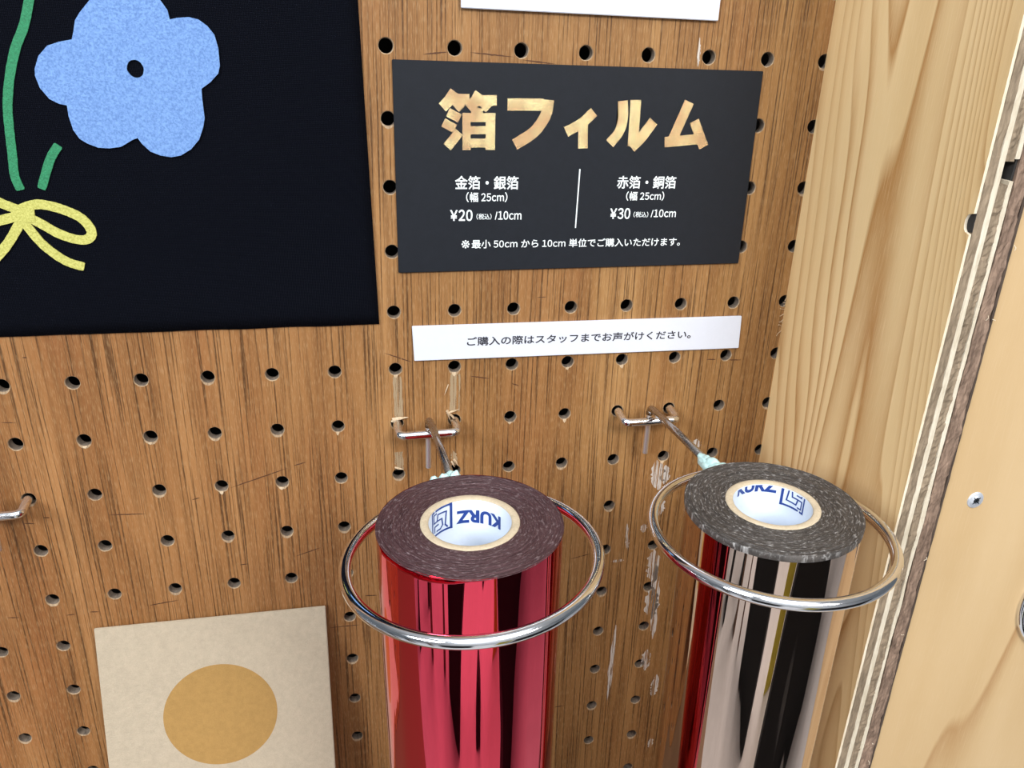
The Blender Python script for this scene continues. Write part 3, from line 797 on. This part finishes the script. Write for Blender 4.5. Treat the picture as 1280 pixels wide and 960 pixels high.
def core_print(kind):
    """flat print in mm: x along the wall of the core, y up; upright text then bar and emblem."""
    me = text_mesh('KURZ', .044)
    xs = [v.co.x for v in me.vertices]; ys = [v.co.y for v in me.vertices]
    bm = bmesh.new()
    for v in me.vertices:
        v.co.x = (v.co.x - min(xs)) / (max(xs) - min(xs)) * 15.4
        v.co.y = (v.co.y - min(ys)) / (max(ys) - min(ys)) * 4.8 + 2.5
    bm.from_mesh(me)
    def seg(a, b, w_):
        A, B = Vector(a), Vector(b); t = (B - A).normalized(); n = Vector((-t.y, t.x)) * w_ / 2; A = A - t * w_ / 2; B = B + t * w_ / 2
        k = max(1, int((B - A).length / .8)); prev = None
        for i in range(k + 1):
            c = A + (B - A) * i / k; p = bm.verts.new((*(c + n), 0)); q = bm.verts.new((*(c - n), 0))
            if prev: bm.faces.new((prev[0], prev[1], q, p))
            prev = (p, q)
    ox, oy, s = 17.2, -0.8, 8.6
    for k, pl in enumerate(LOGO):
        for a, b in zip(pl, pl[1:]):
            w_ = .90 if (k == 0 and a == (0, 1)) else (.70 if k < 2 else .52)
            seg((ox + a[0] * s, oy + a[1] * s), (ox + b[0] * s, oy + b[1] * s), w_)
    bmesh.ops.recalc_face_normals(bm, faces=bm.faces)
    bm.to_mesh(me); bm.free(); me.materials.clear(); me.materials.append(M_blueink); return me
def make_roll(top, nrm, Ro, length, mfoil, mwind, label, seed, up, th_start, y_off, lip=0.0):
    root = empty('foil_roll', top, label=label, cat='foil roll', group='foil rolls standing in the rings')
    n = Vector(nrm).normalized(); root.rotation_euler = Vector((0, 0, 1)).rotation_difference(n).to_euler()
    Ri, Rc = .0126, .0151
    # outer film: many columns, faint drapes and a loose overlapping edge
    V = []; F = []; seg, rows = 200, 30
    for r in range(rows + 1):
        z = -lip - (length - lip * 2) * r / rows
        for q in range(seg):
            a = 2 * PI * q / seg
            d = .00010 * noise.noise(Vector((math.cos(a) * 3.0 + seed, math.sin(a) * 3.0, z * 5)))
            V.append(((Ro - .0001 + d) * math.cos(a), (Ro + d) * math.sin(a), z))
    for r in range(rows):
        for q in range(seg): q2 = (q + 1) % seg; F.append((r * seg + q, (r + 1) * seg + q, (r + 1) * seg + q2, r * seg + q2))
    mobj('film_wrap', V, F, mfoil, root, True)
    # end faces: wound layers standing at slightly different heights
    rnd = random.Random(seed)
    for zz, sg in ((0, 1), (-length, -1)):
        prof = [(Ro + .00005 + lip * .1, zz - sg * (lip + .0004)), (Ro + .00012 + lip * .12, zz - sg * .0003), (Ro - .0002, zz)]
        r = Ro - .0004
        while r > Rc + .0004:
            prof.append((r, zz + sg * rnd.uniform(-.00016, .0001))); r -= rnd.uniform(.00022, .0005)
        prof.append((Rc, zz))
        V, F = lathe(prof, 160)
        if sg > 0:
            V = [(x, y, z + .00015 * noise.noise(Vector((x * 220 + seed, y * 220, 0)))) for x, y, z in V]
        mobj('film_windings', V, F if sg > 0 else [q[::-1] for q in F], mwind, root, True)
    prof = [(Rc, .0001), (Rc - .0003, .0003), (Ri + .0005, .0003), (Ri, .0), (Ri, -length), (Rc, -length)]
    V, F = lathe(prof, 96, True); mobj('paper_core', V, F, M_core, root, True)
    V, F = lathe([(Ri + .0002, -.0001), (Ri - .0001, -.0002), (Ri - .0001, -length + .002)], 96); V = [Vector(p) for p in V]
    ln = mobj('core_liner', V, [q[::-1] for q in F], M_liner, root, True)
    v, f = lathe([(Ri - .0001, -.0205), (.0001, -.0206)], 48)
    # bend the print onto the liner; far side faces the camera
    d = Vector((top[0] - CAM.x, top[1] - CAM.y, 0)).normalized(); base = math.atan2(d.y, d.x)
    rr = Ri - .00022
    def fn(x, y):
        if up: s_, zz = x, y
        else: s_, zz = -x, -y
        a = base - (math.radians(th_start) + s_ * .001 / rr)
        return Vector((rr * math.cos(a), rr * math.sin(a), zz * .001 + y_off * .001))
    me = core_print(up)
    wrap_mesh(me, fn, cut=(-y_off - .35) if up else None)
    o = bpy.data.objects.new('core_print', me); link(o, ln)
    return root
make_roll((.01616, -.1081, -.1339), (-.0146, -.0149, 1), .0283, .252, M_red, M_redwind,
          'upright roll of glossy red metallic foil standing in the left ring', 3, False, 50.0, -1.2)
make_roll((.1165, -.1078, -.1366), (-.0241, -.0236, 1), .0280, .252, M_copper, M_copwind,
          'upright roll of bronze metallic foil standing in the right ring', 8, True, -68.0, -5.5, .0022)

# ------------------------------------------------------------------ out of frame: shelf and room, plus shapes added for reflections in the foil
bevel_box('shelf', -.40, .1750, -.175, -.001, -.407, -.3895, M_shelf, .001, None, label='brown wooden shelf below the picture under the foil rolls', cat='shelf')
v, f = box_geo(-4, 4, -4, .6, -1.32, -1.30); mobj('floor', v, f, M_floor, None, kind='structure')
v, f = box_geo(-4, 4, -3.05, -3.0, -1.30, 1.6); mobj('wall_front', v, f, M_wallw, None, kind='structure')
v, f = box_geo(-4, 4, -4, .6, 1.60, 1.64); mobj('ceiling', v, f, M_wallw, None, kind='structure')
bevel_box('clothing_stand_in', -.62, -.14, -1.20, -1.05, -1.30, -.42, M_blk, .01, None, label='added dark-clothing stand-in, a black column behind the camera to the left', cat='block')  # added stand-in for the camera holder's dark clothes mirrored in the foil
bevel_box('clothing_stand_in', .36, 1.50, -.95, -.80, -1.30, -.42, M_blk, .01, None, label='added dark-clothing stand-in, a wide black column behind the camera to the right', cat='block')  # second added stand-in, for the wide dark stripe in the foil
bevel_box('stripe_board', .22, .45, -1.30, -1.27, -1.30, -.42, M_yel, .005, None, label='yellow banner added for its stripe in the foil, standing behind the camera', cat='prop')  # unseen, added to give the foil its yellow stripe

for xa, xb, ya, h, m, lab in ((-1.30, -1.16, -.50, -.3, M_blk, 'wide added black post, nearest the pegboard on the left'), (-1.05, -.98, -.78, -.3, M_post, 'brown post added between two black posts behind the camera'), (-.80, -.74, -1.0, -.3, M_post, 'brown post added beside the black column'), (-1.22, -1.17, -.82, -.3, M_blk, 'narrow added black post behind the camera on the far left')):
    bevel_box('stripe_post', xa, xb, ya - .05, ya, -1.30, h, m, .004, None, label=lab, cat='upright', group='posts added behind the camera')  # posts added to break up the reflections on the foil's left side
